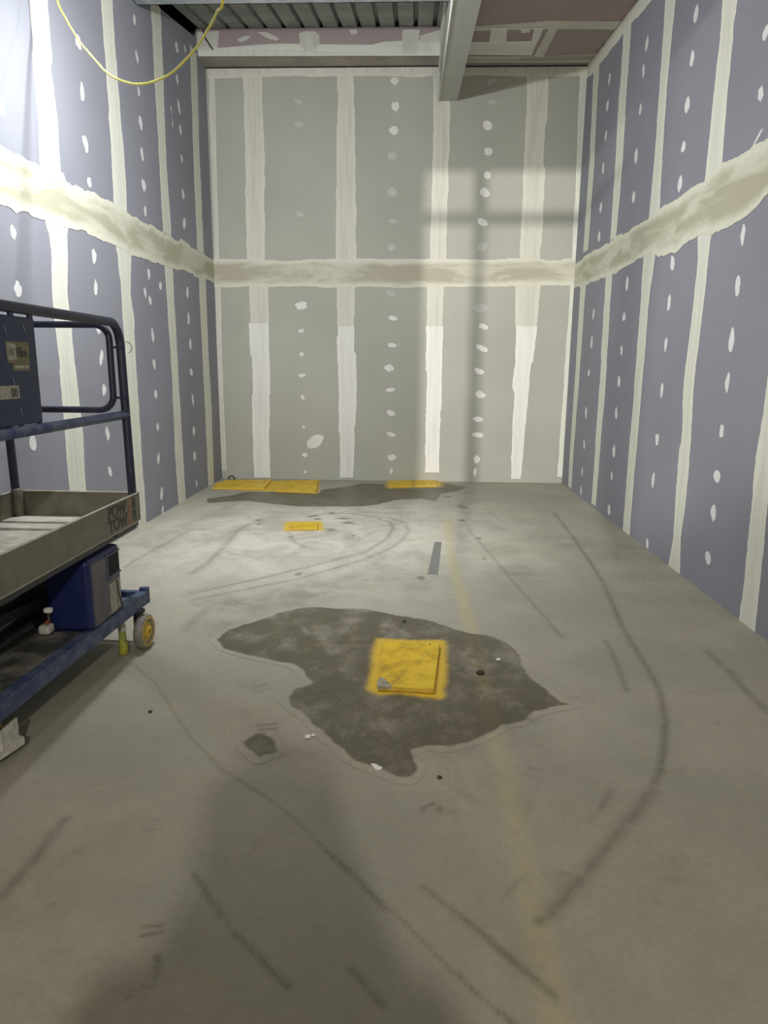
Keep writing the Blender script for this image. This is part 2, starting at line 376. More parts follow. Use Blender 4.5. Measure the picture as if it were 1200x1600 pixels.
wr.vstrip([(394, 1007, 1024), (480, 1001, 1013), (620, 990, 1003), (750, 979, 991), (832, 973, 985)], 1)
wr.vstrip([(-20, 1130, 1156), (40, 1127, 1147), (150, 1115, 1138), (275, 1102, 1128)], 1)
wr.vstrip([(355, 1090, 1113), (400, 1091, 1107), (490, 1083, 1098), (600, 1069, 1085), (690, 1065, 1080), (700, 1062, 1079), (780, 1055, 1072), (840, 1052, 1064), (885, 1043, 1063)], 1)
wr.vstrip([(560, 1203, 1226), (650, 1192, 1216), (700, 1183, 1208), (800, 1173, 1198), (900, 1163, 1188), (978, 1154, 1180)], 1)
yy = wr.ab(1200, 700)[0]
wr.ribbon([(yy-.16, 3.0), (yy-.16, 4.9)], [(yy+.05, 3.0), (yy+.05, 4.9)], True, 1, .002)
for k in range(1, 6):
    y = yy-1.24*k
    for z0, z1 in ((.02, 2.62), (2.95, 5.0)): wr.ribbon([(y-.12, z0), (y-.12, z1)], [(y+.12, z0), (y+.12, z1)], True, 1, .002)
wr.ribbon([(-3.2, 2.56), wr.ab(1200, 305)], [(-3.2, 2.98), wr.ab(1200, 218)], False, 2, .0028)
CZ = lambda y: 5.26-.1*(9.6-y) if y > 6 else 4.90
wr.ribbon([(6, CZ(6)-.16), (D, CZ(D)-.16)], [(6, CZ(6)-.01), (D, CZ(D)-.01)], False, 1, .0022)
SR = c7([(793, 75), (772, 320), (745, 572), (724, 798), (705, 1000), (525, 240), (507, 385), (490, 595), (467, 850), (453, 1070), (322, 428), (311, 575), (302, 738), (288, 912), (275, 1130), (266, 1285), (1170, 180), (1145, 510), (1047, 1278), (665, 1430), (1020, 1555), (417, 1545)])
SR += [(860+x/2.667, 400+y/2.667) for x, y in [(495, 195), (482, 368), (465, 562), (445, 765), (428, 935), (405, 1200), (757, 350), (738, 528), (715, 728), (695, 920), (680, 1070), (657, 1255), (308, 253), (297, 392), (286, 523), (275, 655), (265, 815), (256, 915), (245, 1057), (180, 243), (172, 362), (161, 488), (149, 653), (141, 785), (133, 898), (128, 978)]]
for u, v in SR: wr.spot(u, v, random.uniform(.032, .055), random.uniform(.045, .075), random.uniform(-.5, .2))
wr.ribbon([wr.ab(1176, 228), wr.ab(1189, 203)], [wr.ab(1178, 228), wr.ab(1193, 203)], True, 3, .0015, rag=.002, jump=.002)
wr.done()

# unseen front wall: doorway and bars added to shape the back-wall light patch -----
bm = bmesh.new(); Y0, Y1 = -3.3, -3.2
box(bm, 0, 1.90, Y0, Y1, 0, 5.1); box(bm, 1.9, W, Y0, Y1, 4.29, 5.1); box(bm, 3.9, W, Y0, Y1, 0, 4.29)
tag(link('wall_front', bm, 'green_board'), kind='structure')
bm = bmesh.new(); box(bm, 2.105, 2.15, Y0, Y1, 0, 4.29); box(bm, 1.9, 2.7, Y0+.02, Y1-.02, 4.09, 4.14); box(bm, 2.65, 2.71, Y0, Y1, 0, 4.29)
tag(link('patch_bars', bm, 'galv'), kind='structure')

# ------------------------------------------------------------------ ceiling
BX0, BX1 = 2.97, 3.20
cn = Vector((0, -.1, 1)).normalized(); cpnt = (0, 9.6, 5.26)
bm = bmesh.new(); uvl = bm.loops.layers.uv.new('UVMap')
def plate(pts, th=.08, mi=0):
    a = [bm.verts.new(p) for p in pts]; c_ = [bm.verts.new(Vector(p)+Vector((0, 0, th))) for p in pts]
    bm.faces.new(a).material_index = mi; bm.faces.new(c_[::-1])
    for i in range(len(a)): j = (i+1) % len(a); bm.faces.new((a[i], c_[i], c_[j], a[j]))
x0, x1 = 3.0, W+.1
plate([(x0, D, CZ(D)), (x1, D, CZ(D)), (x1, 6, 4.9), (x0, 6, 4.9)])
plate([(x0, 6, 4.9), (x1, 6, 4.9), (x1, -3.3, 4.9), (x0, -3.3, 4.9)])
def cpatch(px, mi, off=.002):
    vs = [bm.verts.new(at(u, v, cpnt, cn)-Vector((0, 0, off))) for u, v in px]
    f = bm.faces.new(vs); f.material_index = mi; f.normal_update()
    if f.normal.z > 0: f.normal_flip()
    for l, q in zip(f.loops, ((0, 0), (1, 0), (1, 1), (0, 1))*3): l[uvl].uv = q
cpatch([(742, 41), (860, 32), (975, 33), (968, 46), (870, 45), (740, 48)], 1)
cpatch([(858, 43), (872, 43), (848, 90), (834, 88)], 1, .003)
cpatch([(728, 88), (834, 88), (931, 84), (921, 97), (726, 98)], 2)
cpatch([(735, 65), (840, 63), (831, 86), (731, 85)], 3, .004)  # compound patches, the bright light on them put into the paler colour
cpatch([(768, 42), (793, 42), (791, 66), (764, 66)], 3, .005)
cpatch([(835, 42), (850, 42), (840, 66), (830, 66)], 3, .005)
cpatch([(812, 43), (828, 43), (828, 50), (815, 51)], 3, .005)
tag(link('ceiling', bm, ['pink_board', 'tape_pink', 'band_back', 'tape_white']), kind='structure')

bm = bmesh.new(); box(bm, -.1, 2.96, -3.3, 6.98, 5.1, 5.18); tag(link('ceiling', bm, 'pink_board'), kind='structure')
# boxed beam running into the back wall
bm = bmesh.new()
def bz(y): return 4.867-.088*(9.62-y) if y > 6 else 4.867-.088*3.62
for ya, yb in ((6, 9.619), (-3.2, 6)):
    vs = [bm.verts.new(p) for p in [(BX0, ya, bz(ya)), (BX1+.015, ya, bz(ya)), (BX1-.005, yb, bz(yb)), (BX0, yb, bz(yb)), (BX0, ya, 5.6), (BX1+.015, ya, 5.6), (BX1-.005, yb, 5.6), (BX0, yb, 5.6)]]
    for q in ((0, 1, 2, 3), (4, 5, 6, 7), (0, 4, 7, 3), (1, 5, 6, 2), (0, 1, 5, 4), (3, 2, 6, 7)): bm.faces.new([vs[i] for i in q])
bmesh.ops.recalc_face_normals(bm, faces=bm.faces)
M['beam'] = plain('grey_primed_beam_casing', (.46, .465, .425), (.42, .42, .385), .8, 3)
bo = tag(link('ceiling_beam', bm, 'beam'), 'grey boxed-in ceiling beam running into the top of the back wall', 'beam')
bm = bmesh.new(); box(bm, BX0-.02, BX0-.002, 6, 9.6, 5.20, 5.5)
tube(bm, [(BX0-.003, 9.6, bz(9.6)+.0), (BX0-.003, 6, bz(6)+.0)], .010, 6)
link('corner_bead', bm, 'tape_white', bo)

# plasterboard bulkhead above the back wall, left of the beam
bm = bmesh.new(); uvl = bm.loops.layers.uv.new('UVMap'); BY = 9.27
box(bm, 0, BX0, BY, 9.6, 5.27, 5.558, 0)
def face_patch(px, mi, off=.002):
    vs = [bm.verts.new(at(u, v, (0, BY-off, 0), (0, 1, 0))) for u, v in px]; f = bm.faces.new(vs); f.material_index = mi; f.normal_update()
    if f.normal.y > 0: f.normal_flip()
    for l, q in zip(f.loops, ((0, 0), (1, 0), (1, 1), (0, 1))*4): l[uvl].uv = q
face_patch([(310, 88), (310, 74), (334, 70), (341, 75), (400, 70), (440, 68), (500, 69), (580, 70), (600, 65), (625, 64), (690, 62), (690, 87)], 2)
face_patch([(308, 50), (342, 48), (340, 76), (308, 80)], 1, .003)
face_patch([(629, 46), (656, 46), (652, 84), (628, 84)], 1, .003)
face_patch([(656, 56), (690, 46), (690, 66), (656, 66)], 1, .0025)
face_patch([(467, 52), (476, 49), (492, 49), (499, 56), (499, 72), (490, 80), (474, 80), (469, 70)], 1, .004)
face_patch([(370, 62), (382, 56), (392, 56), (386, 62), (376, 66)], 1, .003)
face_patch([(402, 50), (416, 50), (436, 60), (432, 64), (416, 59)], 1, .003)
face_patch([(545, 46), (558, 46), (558, 53), (549, 54)], 1, .003)
for (xa, ya), (xb, yb) in [((0, BY), (BX0, 9.6))]:
    vs = [bm.verts.new(p) for p in [(xa, ya+.005, 5.268), (xb, ya+.005, 5.268), (xb, yb, 5.268), (xa, yb, 5.268)]]; f = bm.faces.new(vs); f.material_index = 4
M['soffit'] = plain('brownish_soffit', (.36, .32, .275), (.27, .235, .205), .85, 3)  # underside sheet, browner and duller than the compound on the face
tag(link('trim_2', bm, ['pink_board', 'tape_pink', 'tape', 'band_back', 'soffit']), kind='structure')
bm = bmesh.new(); box(bm, 0.0, BX0, 9.598, 9.616, 5.255, 5.27); box(bm, BX1, W, 9.60, 9.618, CZ(9.6)-.012, CZ(9.6))
tag(link('trim_3', bm, 'dark_joint'), kind='structure')

# corrugated steel roof deck
bm = bmesh.new()
dz = lambda y: 5.56-.2*(9.27-y)
ph = 2.658; per = .226; xs = []
k = -13
prof = []
while ph+k*per < BX0+.1:
    xc = ph+k*per
    if xc > -.15: prof += [(xc-.028, 0), (xc-.016, .06), (xc+.016, .06), (xc+.028, 0)]
    k += 1
prof = [(.04, 0)]+[p for p in prof if .05 < p[0] < BX0-.01]+[(BX0-.005, 0)]
r1 = [bm.verts.new((x, 9.45, dz(9.45)+z)) for x, z in prof]; r2 = [bm.verts.new((x, 7.1, dz(7.1)+z)) for x, z in prof]
for i in range(len(prof)-1): bm.faces.new((r1[i], r1[i+1], r2[i+1], r2[i]))
bmesh.ops.solidify(bm, geom=bm.faces[:], thickness=.002)
tag(link('metal_roof_deck', bm, 'deck'), 'corrugated grey steel roof decking above the left half of the room', 'roof decking')
bm = bmesh.new()     # added panels above the deck, the void's shade put into their near-black colour
box(bm, -.6, BX0, 6.9, 9.6, 5.80, 5.86); box(bm, -.66, -.6, 6.9, 9.7, 4.9, 5.86); box(bm, -.66, -.12, 9.62, 9.7, 4.9, 5.86); box(bm, -.66, -.12, 6.9, 9.7, 4.9, 4.95)
tag(link('void_panels', bm, 'dark_joint'), kind='structure')
# purlin
bm = bmesh.new(); pz = 4.915
box(bm, .02, BX0-.003, 7.0, 7.012, pz, 5.13); box(bm, .02, BX0-.003, 7.0, 7.30, pz, pz+.012); box(bm, .02, BX0-.003, 7.288, 7.30, pz, pz+.03)
box(bm, .02, BX0-.003, 7.05, 7.062, pz-.035, pz)
tag(link('steel_purlin', bm, 'galv'), 'bright galvanised steel purlin crossing below the roof decking', 'purlin')
bm = bmesh.new(); p1 = at(321, 60, (0, 9.22, 0), (0, 1, 0)); p2 = at(331, 75, (0, 9.10, 0), (0, 1, 0)); tube(bm, [p1+Vector((-.03, 0, .1)), p1, p2], .009, 8)
tag(link('steel_rod', bm, 'debris'), 'thin dark rod hanging from the roof decking in the left corner', 'rod')

# ------------------------------------------------------------------ floor fields
def seg_dist(P, poly):
    poly = np.asarray(poly, float); best = np.full(len(P), 9.)
    for a, b_ in zip(poly[:-1], poly[1:]):
        d = b_-a; L2 = (d@d)+1e-12; t_ = np.clip(((P-a)@d)/L2, 0, 1); best = np.minimum(best, np.hypot(*(P-a-t_[:, None]*d).T))
    return best
def inside(P, poly):
    poly = np.asarray(poly, float); r = np.zeros(len(P), bool)
    for a, b_ in zip(poly, np.roll(poly, -1, 0)):
        c_ = ((a[1] > P[:, 1]) != (b_[1] > P[:, 1])); xx = (b_[0]-a[0])*(P[:, 1]-a[1])/(b_[1]-a[1]+1e-12)+a[0]
        r ^= c_ & (P[:, 0] < xx)
    return r
def sdist(P, poly):
    d = seg_dist(P, list(poly)+[poly[0]]); return np.where(inside(P, poly), d, -d)
def sub(P, poly, mg):
    poly = np.asarray(poly); lo, hi = poly.min(0)-mg, poly.max(0)+mg
    return np.where(((P > lo) & (P < hi)).all(1))[0]
c5 = lambda pts: fl2([(320+x/2, 920+y/2) for x, y in pts])
c4 = lambda pts: fl2([(300+x/2.4, 700+y/2.4) for x, y in pts])
PUD = {
 'big': c5([(35, 160), (70, 130), (120, 112), (180, 95), (240, 72), (300, 60), (340, 56), (420, 63), (500, 62), (560, 75), (620, 86), (690, 95), (760, 120), (830, 140), (900, 150), (945, 168), (985, 205), (990, 240), (1020, 280), (1060, 310), (1110, 352), (1150, 362), (1090, 370), (1030, 385), (990, 415), (930, 425), (880, 455), (820, 482), (760, 495), (690, 490), (640, 503), (665, 560), (640, 592), (600, 590), (560, 572), (490, 545), (445, 522), (425, 490), (380, 462), (360, 440), (325, 405), (270, 365), (252, 345), (285, 312), (335, 300), (310, 260), (275, 236), (200, 222), (120, 205), (60, 185)]),
 'back': c4([(55, 190), (110, 183), (150, 178), (200, 165), (330, 165), (470, 172), (490, 155), (560, 148), (640, 133), (740, 136), (850, 140), (950, 132), (1030, 148), (1000, 160), (935, 172), (912, 200), (860, 190), (760, 196), (700, 212), (640, 219), (400, 220), (300, 210), (200, 198), (110, 203), (60, 206)]),
 'small': c5([(120, 480), (150, 455), (190, 450), (225, 480), (222, 510), (190, 522), (170, 532), (145, 505), (125, 495)])}
COVERS = {'front': [(597, 1003), (687, 1005), (678, 1077), (592, 1072)], 'mid': [(453, 818), (497, 818), (496, 826), (452, 826)],
          'b1': [(331, 762), (352, 750), (425, 749), (413, 763)], 'b2': [(430, 766), (437, 751), (498, 750), (494, 768)],
          'b3': [(610, 759), (614, 751), (646, 750), (643, 760)], 'b4': [(649, 759), (650, 749), (682, 749), (682, 759)]}
SPR = [(fl2([(594, 1000), (640, 1003), (690, 1003), (692, 1040), (689, 1068), (687, 1089), (664, 1087), (625, 1080), (594, 1083), (580, 1076), (586, 1050), (588, 1020)]), .05), (fl2([(449, 816), (500, 815), (502, 828), (446, 829)]), .05),
       (fl2([(612, 750), (684, 749), (684, 760), (610, 762)]), .12), (fl2([(340, 754), (497, 750), (494, 771), (436, 768), (338, 764)]), .05)]
LINE = fl2([(700, 810), (703, 860), (712, 900), (735, 980), (750, 1050), (765, 1110), (782, 1180), (800, 1260), (820, 1360), (840, 1440), (850, 1520), (870, 1610)])
c3 = lambda pts: fl2([(680+x/2.308, 780+y/2.308) for x, y in pts])
TR = [  # polylines, half width (m), strength
 (c3([(430, 50), (500, 140), (600, 290), (680, 470), (760, 600), (810, 690), (830, 800), (820, 930)])+fl2([(1030, 1210), (1000, 1260), (960, 1310), (910, 1370), (860, 1430), (843, 1440)]), .016, .55),
 (fl2([(1020, 1235), (990, 1275), (955, 1315), (910, 1370), (860, 1425)]), .026, .45),
 (c3([(660, 440), (700, 510), (760, 600)]), .016, .4),
 (c3([(180, 30), (200, 50), (240, 80)]), .012, .3), (c3([(120, 110), (200, 200), (300, 320), (400, 430), (460, 500)]), .010, .4), (c3([(410, 450), (460, 500)]), .014, .4),
 (c3([(615, 510), (655, 590), (690, 690)]), .014, .42), (c3([(980, 550), (1060, 620), (1110, 680), (1200, 770)]), .02, .42), (c3([(1000, 570), (1070, 620)]), .02, .35),
 (fl2([(205, 1035), (245, 1070), (270, 1110), (300, 1155), (350, 1205), (400, 1235), (455, 1275), (510, 1330), (570, 1385), (620, 1430), (680, 1490), (740, 1550), (800, 1598)]), .006, .42),
 (fl2([(395, 1232), (425, 1252)]), .008, .5), (fl2([(510, 1330), (555, 1370), (600, 1420)]), .009, .6), (fl2([(715, 1520), (745, 1553)]), .007, .6), (fl2([(780, 1580), (808, 1604)]), .008, .6),
 (fl2([(660, 1385), (730, 1440), (800, 1500), (870, 1562)]), .010, .42), (fl2([(728, 1438), (800, 1500), (866, 1556)]), .011, .62),
 (fl2([(303, 1365), (345, 1430)]), .008, .55), (fl2([(345, 1430), (368, 1458)]), .005, .3), (fl2([(366, 1457), (400, 1492), (450, 1542)]), .008, .65), (fl2([(550, 1515), (598, 1572)]), .010, .5),
 (fl2([(100, 1280), (60, 1335), (0, 1405)]), .018, .5),
 (c4([(0, 545), (250, 490), (500, 430), (650, 390), (730, 340), (755, 300), (745, 282), (700, 265), (600, 245), (520, 245)]), .020, .42),
 (c4([(0, 570), (200, 530), (400, 490), (640, 420), (740, 378), (790, 345), (812, 310), (800, 280), (740, 262), (640, 250)]), .018, .38),
 (c4([(360, 310), (380, 350), (430, 375)]), .025, .35), (c4([(0, 470), (60, 430), (130, 360), (170, 310), (215, 285), (260, 280)]), .028, .42),
 (fl2([(196, 886), (220, 870), (250, 854), (300, 827)]), .02, .35), (fl2([(290, 985), (303, 968), (322, 953)]), .03, .32),
 (fl2([(940, 1262), (955, 1235)]), .012, .4), (fl2([(920, 1285), (940, 1262)]), .008, .25), (fl2([(788, 1400), (815, 1372)]), .008, .25),
 (fl2([(803, 1103), (812, 1120), (830, 1126)]), .008, .6), (fl2([(815, 1108), (828, 1107)]), .006, .5),
 (fl2([(402, 1134), (430, 1131)]), .008, .7), (fl2([(406, 1141), (430, 1138)]), .007, .7), (fl2([(395, 1076), (415, 1068)]), .010, .35), (fl2([(398, 1083), (420, 1075)]), .008, .3),
 (fl2([(221, 1449), (253, 1446)]), .006, .65), (fl2([(220, 1462), (250, 1457)]), .006, .65), (fl2([(660, 1268), (664, 1260), (676, 1256)]), .008, .7), (fl2([(686, 1262), (688, 1270)]), .008, .55),
 (fl2([(246, 1494), (247, 1504)]), .009, .6), (fl2([(246, 1510), (247, 1518)]), .009, .6), (fl2([(242, 1526), (245, 1524)]), .007, .6), (fl2([(232, 1544), (236, 1542)]), .007, .5), (fl2([(223, 1540), (226, 1538)]), .006, .6), (fl2([(206, 1549), (210, 1547)]), .005, .5), (fl2([(200, 1558), (203, 1557)]), .005, .5), (fl2([(190, 1552), (192, 1551)]), .005, .4)]
for x, y in [(223, 1290), (230, 1283), (238, 1288), (246, 1284), (251, 1288), (228, 1298), (237, 1296), (244, 1280)]: TR.append((fl2([(x, y), (x+3, y)]), .004, .35))
FEET = [(404, 813), (404, 819), (492, 806), (519, 802), (537, 810), (542, 817), (517, 828), (552, 837), (466, 897), (658, 903), (699, 776), (719, 790), (724, 793), (721, 813), (747, 841), (757, 873), (496, 811), (486, 807), (455, 839)]
FW_ = [12, 10, 14, 10, 26, 22, 13, 8, 12, 12, 12, 14, 16, 14, 13, 6, 14, 10, 7]
SMUDGE = [(380, 945, .30, .16, .5), (425, 940, .28, .13, .5), (470, 930, .3, .15, .45), (520, 915, .35, .12, .35), (600, 905, .3, .1, .3), (640, 915, .15, .12, .35), (350, 975, .12, .12, .4), (820, 898, .16, .05, .45), (850, 840, .35, .12, .3), (900, 850, .35, .25, .35), (960, 870, .35, .2, .35), (1000, 900, .3, .14, .35), (810, 860, .3, .1, .3), (985, 855, .3, .1, .4), (880, 1365, .02, .012, .9), (1050, 1205, .06, .02, .5), (470, 1180, .18, .07, .3), (830, 1200, .03, .02, .5), (380, 1070, .1, .06, .25), (1120, 1130, .02, .015, .5), (120, 1330, .015, .015, .5), (20, 1390, .3, .2, .2), (110, 1560, .3, .15, .25)]
def fields(P):
    n = len(P); F = {k: np.zeros(n, np.float32) for k in ('dust', 'mark', 'line', 'wet', 'spray', 'brown', 'dry')}
    X, Y = P[:, 0], P[:, 1]
    for poly, wd, s in TR:
        i = sub(P, poly, wd*5)
        if len(i): F['mark'][i] = np.maximum(F['mark'][i], 1.0*s*np.exp(-(seg_dist(P[i], poly)/(wd*1.15))**2))
    for (u, v), wpx in zip(FEET, FW_):
        c_ = np.array(tuple(fl(u, v))[:2]); sx = wpx*c_[1]/1077*.5; sy_ = .055 if wpx > 9 else .03
        d = ((X-c_[0])/sx)**2+((Y-c_[1])/sy_)**2; F['mark'] = np.maximum(F['mark'], .72*np.exp(-d**2))
    for u, v, sx, sy_, s in SMUDGE:
        c_ = tuple(fl(u, v))[:2]; d = ((X-c_[0])/sx)**2+((Y-c_[1])/sy_)**2; F['brown'] = np.maximum(F['brown'], s*.8*np.exp(-d))
    i = sub(P, LINE, .4); F['line'][i] = (.42+.2*(P[i][:, 1] > 3.2))*np.exp(-(seg_dist(P[i], LINE)/.045)**4)
    F['dust'] = (.85*np.exp(-(((X-1.7)/1.9)**2+((Y-6.5)/1.9)**2)**1.5)).astype(np.float32)
    dry = fl2([(865, 1100), (862, 1170), (845, 1230), (825, 1285), (800, 1312), (760, 1270), (700, 1230), (640, 1200), (640, 1150), (800, 1090)])
    i = sub(P, dry, .2); F['brown'][i] = np.maximum(F['brown'][i], .16*np.clip(sdist(P[i], dry)/.02+.5, 0, 1))
    for poly, soft in SPR:
        i = sub(P, poly, .5); F['spray'][i] = np.maximum(F['spray'][i], np.clip(1+sdist(P[i], poly)/soft, 0, 1.0))
    return F
def put(me, F):
    for k, a in F.items():
        at_ = me.attributes.new(k, 'FLOAT', 'POINT'); at_.data.foreach_set('value', np.ascontiguousarray(a, dtype=np.float32))
def gridmesh(name, xs, ys, z=0., mask=None):
    nx, ny = len(xs), len(ys); gx, gy = np.meshgrid(xs, ys); V = np.stack([gx.ravel(), gy.ravel(), np.full(nx*ny, z)], 1)
    i = (np.arange(ny-1)[:, None]*nx+np.arange(nx-1)[None]).ravel(); Q = np.stack([i, i+1, i+nx+1, i+nx], 1)
    if mask is not None:
        ok = mask(V[:, :2]); Q = Q[ok[Q].any(1)]; used = np.unique(Q); re = np.full(len(V), -1); re[used] = np.arange(len(used)); V = V[used]; Q = re[Q]
    me = bpy.data.meshes.new(name); me.vertices.add(len(V)); me.vertices.foreach_set('co', V.ravel().astype(np.float32))
    me.loops.add(len(Q)*4); me.polygons.add(len(Q)); me.loops.foreach_set('vertex_index', Q.ravel().astype(np.int32))
    me.polygons.foreach_set('loop_start', (np.arange(len(Q))*4).astype(np.int32)); me.update(calc_edges=True); me.validate()
    me.materials.append(M['concrete']); return me, V[:, :2]
ys = np.concatenate([np.linspace(-3.3, 1.2, 24)[:-1], np.arange(1.2, 5.0, .009), np.arange(5.0, D+.01, .016)])
me, V = gridmesh('floor', np.arange(0, W+.001, .0125), ys)
F = fields(V); F['dry'][:] = 1; F['wet'][:] = -1; put(me, F)
fo = bpy.data.objects.new('floor', me); COL.objects.link(fo); tag(fo, kind='structure')

for key, lab in (('big', 'large dark irregular water puddle around the square yellow cover'), ('back', 'long dark puddle along the foot of the back wall'), ('small', 'small dark damp patch left of the large puddle')):
    poly = PUD[key]; a = np.array(poly); mg = .05; st = .009 if key != 'back' else .014
    me, V = gridmesh('puddle', np.arange(a[:, 0].min()-mg, a[:, 0].max()+mg, st), np.arange(a[:, 1].min()-mg, min(D-.01, a[:, 1].max()+mg), st), .0012, lambda P: sdist(P, poly) > -.035)
    F = fields(V); F['wet'] = sdist(V, poly); F['dry'][:] = 1 if key == 'big' else .5; put(me, F)
    o = bpy.data.objects.new('puddle', me); COL.objects.link(o); tag(o, lab, 'puddle')

# ------------------------------------------------------------------ yellow covers over the floor pits
def cover(key, z, label, screws=(), edge='spray_pale'):
    px = COVERS[key]; poly = [tuple(fl(u, v, z))[:2] for u, v in px]; c_ = np.mean(poly, 0)
    root = empty('floor_cover', (c_[0], c_[1], .0015), 0, label, 'floor cover')
    bm = bmesh.new(); slab(bm, [(x-c_[0], y-c_[1]) for x, y in poly], .001, z, 0, 1)
    bmesh.ops.bevel(bm, geom=[e for e in bm.edges], offset=.002, segments=1, affect='EDGES')
    link('cover_board', bm, ['spray', edge], root)
    for u, v in screws:
        p = fl(u, v, z); bm = bmesh.new(); lathe(bm, [(.006, 0), (.006, .0015), (.003, .002)], 12); link('screw', bm, 'screw', root, (p.x-c_[0], p.y-c_[1], z))
    return root, c_
r, c_ = cover('front', .026, 'square yellow spray-painted board cover in the middle of the large puddle', [(672, 1007)])
bm = bmesh.new(); pc = [tuple(fl(u, v, .0265)) for u, v in [(590, 1073), (589, 1066), (594, 1058), (600, 1060), (606, 1066), (612, 1071), (612, 1073)]]
slab(bm, [(p[0]-c_[0], p[1]-c_[1]) for p in pc], .012, .0272, 0); link('chipped_corner', bm, 'raw_chip', r)['label'] = 'bare greyish chipped corner of the yellow board'
cover('mid', .02, 'small yellow board cover alone on the pale dusty floor')
r, c_ = cover('b1', .02, 'long yellow board cover in the left corner at the foot of the back wall')
bm = bmesh.new(); p = fl(362, 749, .02); q = Vector((p.x-c_[0], p.y-c_[1], .02))
tube(bm, [q+v for v in arc((0, 0, 0), (1, 0, 0), (0, 0, 1), .045, 0, math.pi, 10)], .010, 8); link('lifting_loop', bm, 'debris', r)
cover('b2', .028, 'yellow board cover by the back wall, second from the left corner')
cover('b3', .014, 'small yellow board by the back wall, left one of the right pair')
cover('b4', .014, 'small yellow board by the back wall, right one of the right pair')
px = [(679, 847), (690, 847), (684, 898), (668, 897)]; poly = [tuple(fl(*q))[:2] for q in px]
bm = bmesh.new(); slab(bm, poly, .0005, .003); tag(link('floor_tape', bm, 'tape_floor'), 'straight grey strip of tape stuck to the pale floor beyond the puddle', 'tape')

def scrap(px, z, mat, name, label, cat):
    bm = bmesh.new(); poly = [tuple(fl(u, v, z))[:2] for u, v in px]; slab(bm, poly, .0015, z)
    return tag(link(name, bm, mat), label, cat)
scrap([(579, 1193), (586, 1193), (598, 1199), (593, 1203), (586, 1201)], .006, 'white', 'paper_scrap', 'small white scrap of paper at the near edge of the large puddle', 'scrap')
def crumb(u, v, r_, mat, name, label, cat):
    p = fl(u, v); bm = bmesh.new(); bmesh.ops.create_icosphere(bm, subdivisions=2, radius=r_)
    for q in bm.verts: q.co = Vector((q.co.x*random.uniform(.8, 1.25), q.co.y*random.uniform(.7, 1.2), max(-.3*r_, q.co.z*random.uniform(.4, .7))))
    return tag(link(name, bm, mat, None, (p.x, p.y, .0015+.3*r_)), label, cat)
crumb(481, 1153, .014, 'white', 'plaster_crumb', 'larger of two white plaster crumbs between the damp patch and the big puddle', 'crumb')
crumb(489, 1150, .009, 'white', 'plaster_crumb', 'smaller of two white plaster crumbs between the damp patch and the big puddle', 'crumb')
crumb(779, 1032, .014, 'white', 'plaster_crumb', 'white plaster crumb at the right end of the large puddle', 'crumb')
crumb(235, 1113, .010, 'debris', 'grit_lump', 'dark lump of grit on the bare floor below the lift wheel', 'grit')
crumb(687, 1216, .010, 'debris', 'grit_lump', 'dark lump of grit on the floor below the large puddle', 'grit')
crumb(751, 1053, .022, 'debris', 'grit_lump', 'dark wet lump beside the faded yellow line in the puddle', 'grit')
crumb(632, 972, .012, 'debris', 'grit_lump', 'tiny dark lump near the far edge of the large puddle', 'grit')

# ------------------------------------------------------------------ hanging yellow cable
pp = [(268, 0), (310, 90), (370, 190), (440, 275), (500, 340), (560, 375), (640, 395), (720, 383), (800, 345), (870, 280), (930, 210), (985, 120), (1020, 50), (1045, 0)]
pp = [(x/3, y/3) for x, y in pp]; Ls = [0]
for a, b_ in zip(pp, pp[1:]): Ls.append(Ls[-1]+math.hypot(b_[0]-a[0], b_[1]-a[1]))
P3 = [at(u, v, (0, 5.0-1.8*l/Ls[-1], 0), (0, 1, 0)) for (u, v), l in zip(pp, Ls)]
P3 = [P3[0]+Vector((-.035, .03, 1.9)), P3[0]+Vector((-.035, .03, .9)), P3[0]+Vector((-.03, .02, .25))]+P3
e = P3[-1]; P3 += [e+Vector((.06, -.06, .25)), e+Vector((.13, -.12, .8)), e+Vector((.17, -.15, 1.75))]
def catmull(P, n=8):
    out = []
    for i in range(len(P)-1):
        a, b_, c_, d = P[max(i-1, 0)], P[i], P[i+1], P[min(i+2, len(P)-1)]
        for k in range(n):
            t_ = k/n; out.append(.5*((2*b_)+(c_-a)*t_+(2*a-5*b_+4*c_-d)*t_*t_+(3*b_-a-3*c_+d)*t_**3))
    return out+[P[-1]]
bm = bmesh.new(); tube(bm, catmull(P3), .0058, 10)
tag(link('hanging_cable', bm, 'cable'), 'yellow electric cable hanging in a loop near the left wall', 'cable')

# ------------------------------------------------------------------ scissor lift (x=0 right side, y=0 far end, y<0 towards the viewer)
LW, LL = .70, 1.62
lift = empty('scissor_lift', (1.174, 3.70, 0), math.radians(-.15), 'navy blue push-around scissor lift with grey platform tray, by the left wall', 'scissor lift')
# chassis
bm = bmesh.new()
box(bm, -LW+.02, -.045, -LL, .0, .255, .268)
def channel(x0, x1, y0, y1):
    box(bm, x0, x1, y0, y1, .225, .30, 0, .006)
channel(-.035, .0, -LL, .045); channel(-LW, -LW+.035, -LL, .045); channel(-LW+.03, -.03, .01, .045); channel(-LW+.03, -.03, -LL, -LL+.035)
for sgn in (1,):     # top flange folded inwards and upturned corner tip
    box(bm, -.055, .0, -LL, .04, .292, .302, 0, .003); box(bm, -.05, .004, .02, .052, .225, .322, 0, .008)
link('chassis', bm, 'dusty_blue', lift, rotz=math.radians(-2.2))
bm = bmesh.new(); box(bm, -.34, -.056, -1.5, -.61, .268, .297, 0, .004)
link('chassis_cover_plate', bm, plain('dusty_plate', (.05, .05, .045), (.28, .27, .23), .6, 7, lo=.4, hi=.72), lift, rotz=math.radians(-2.2))['label'] = 'dusty grey plate on top of the chassis'
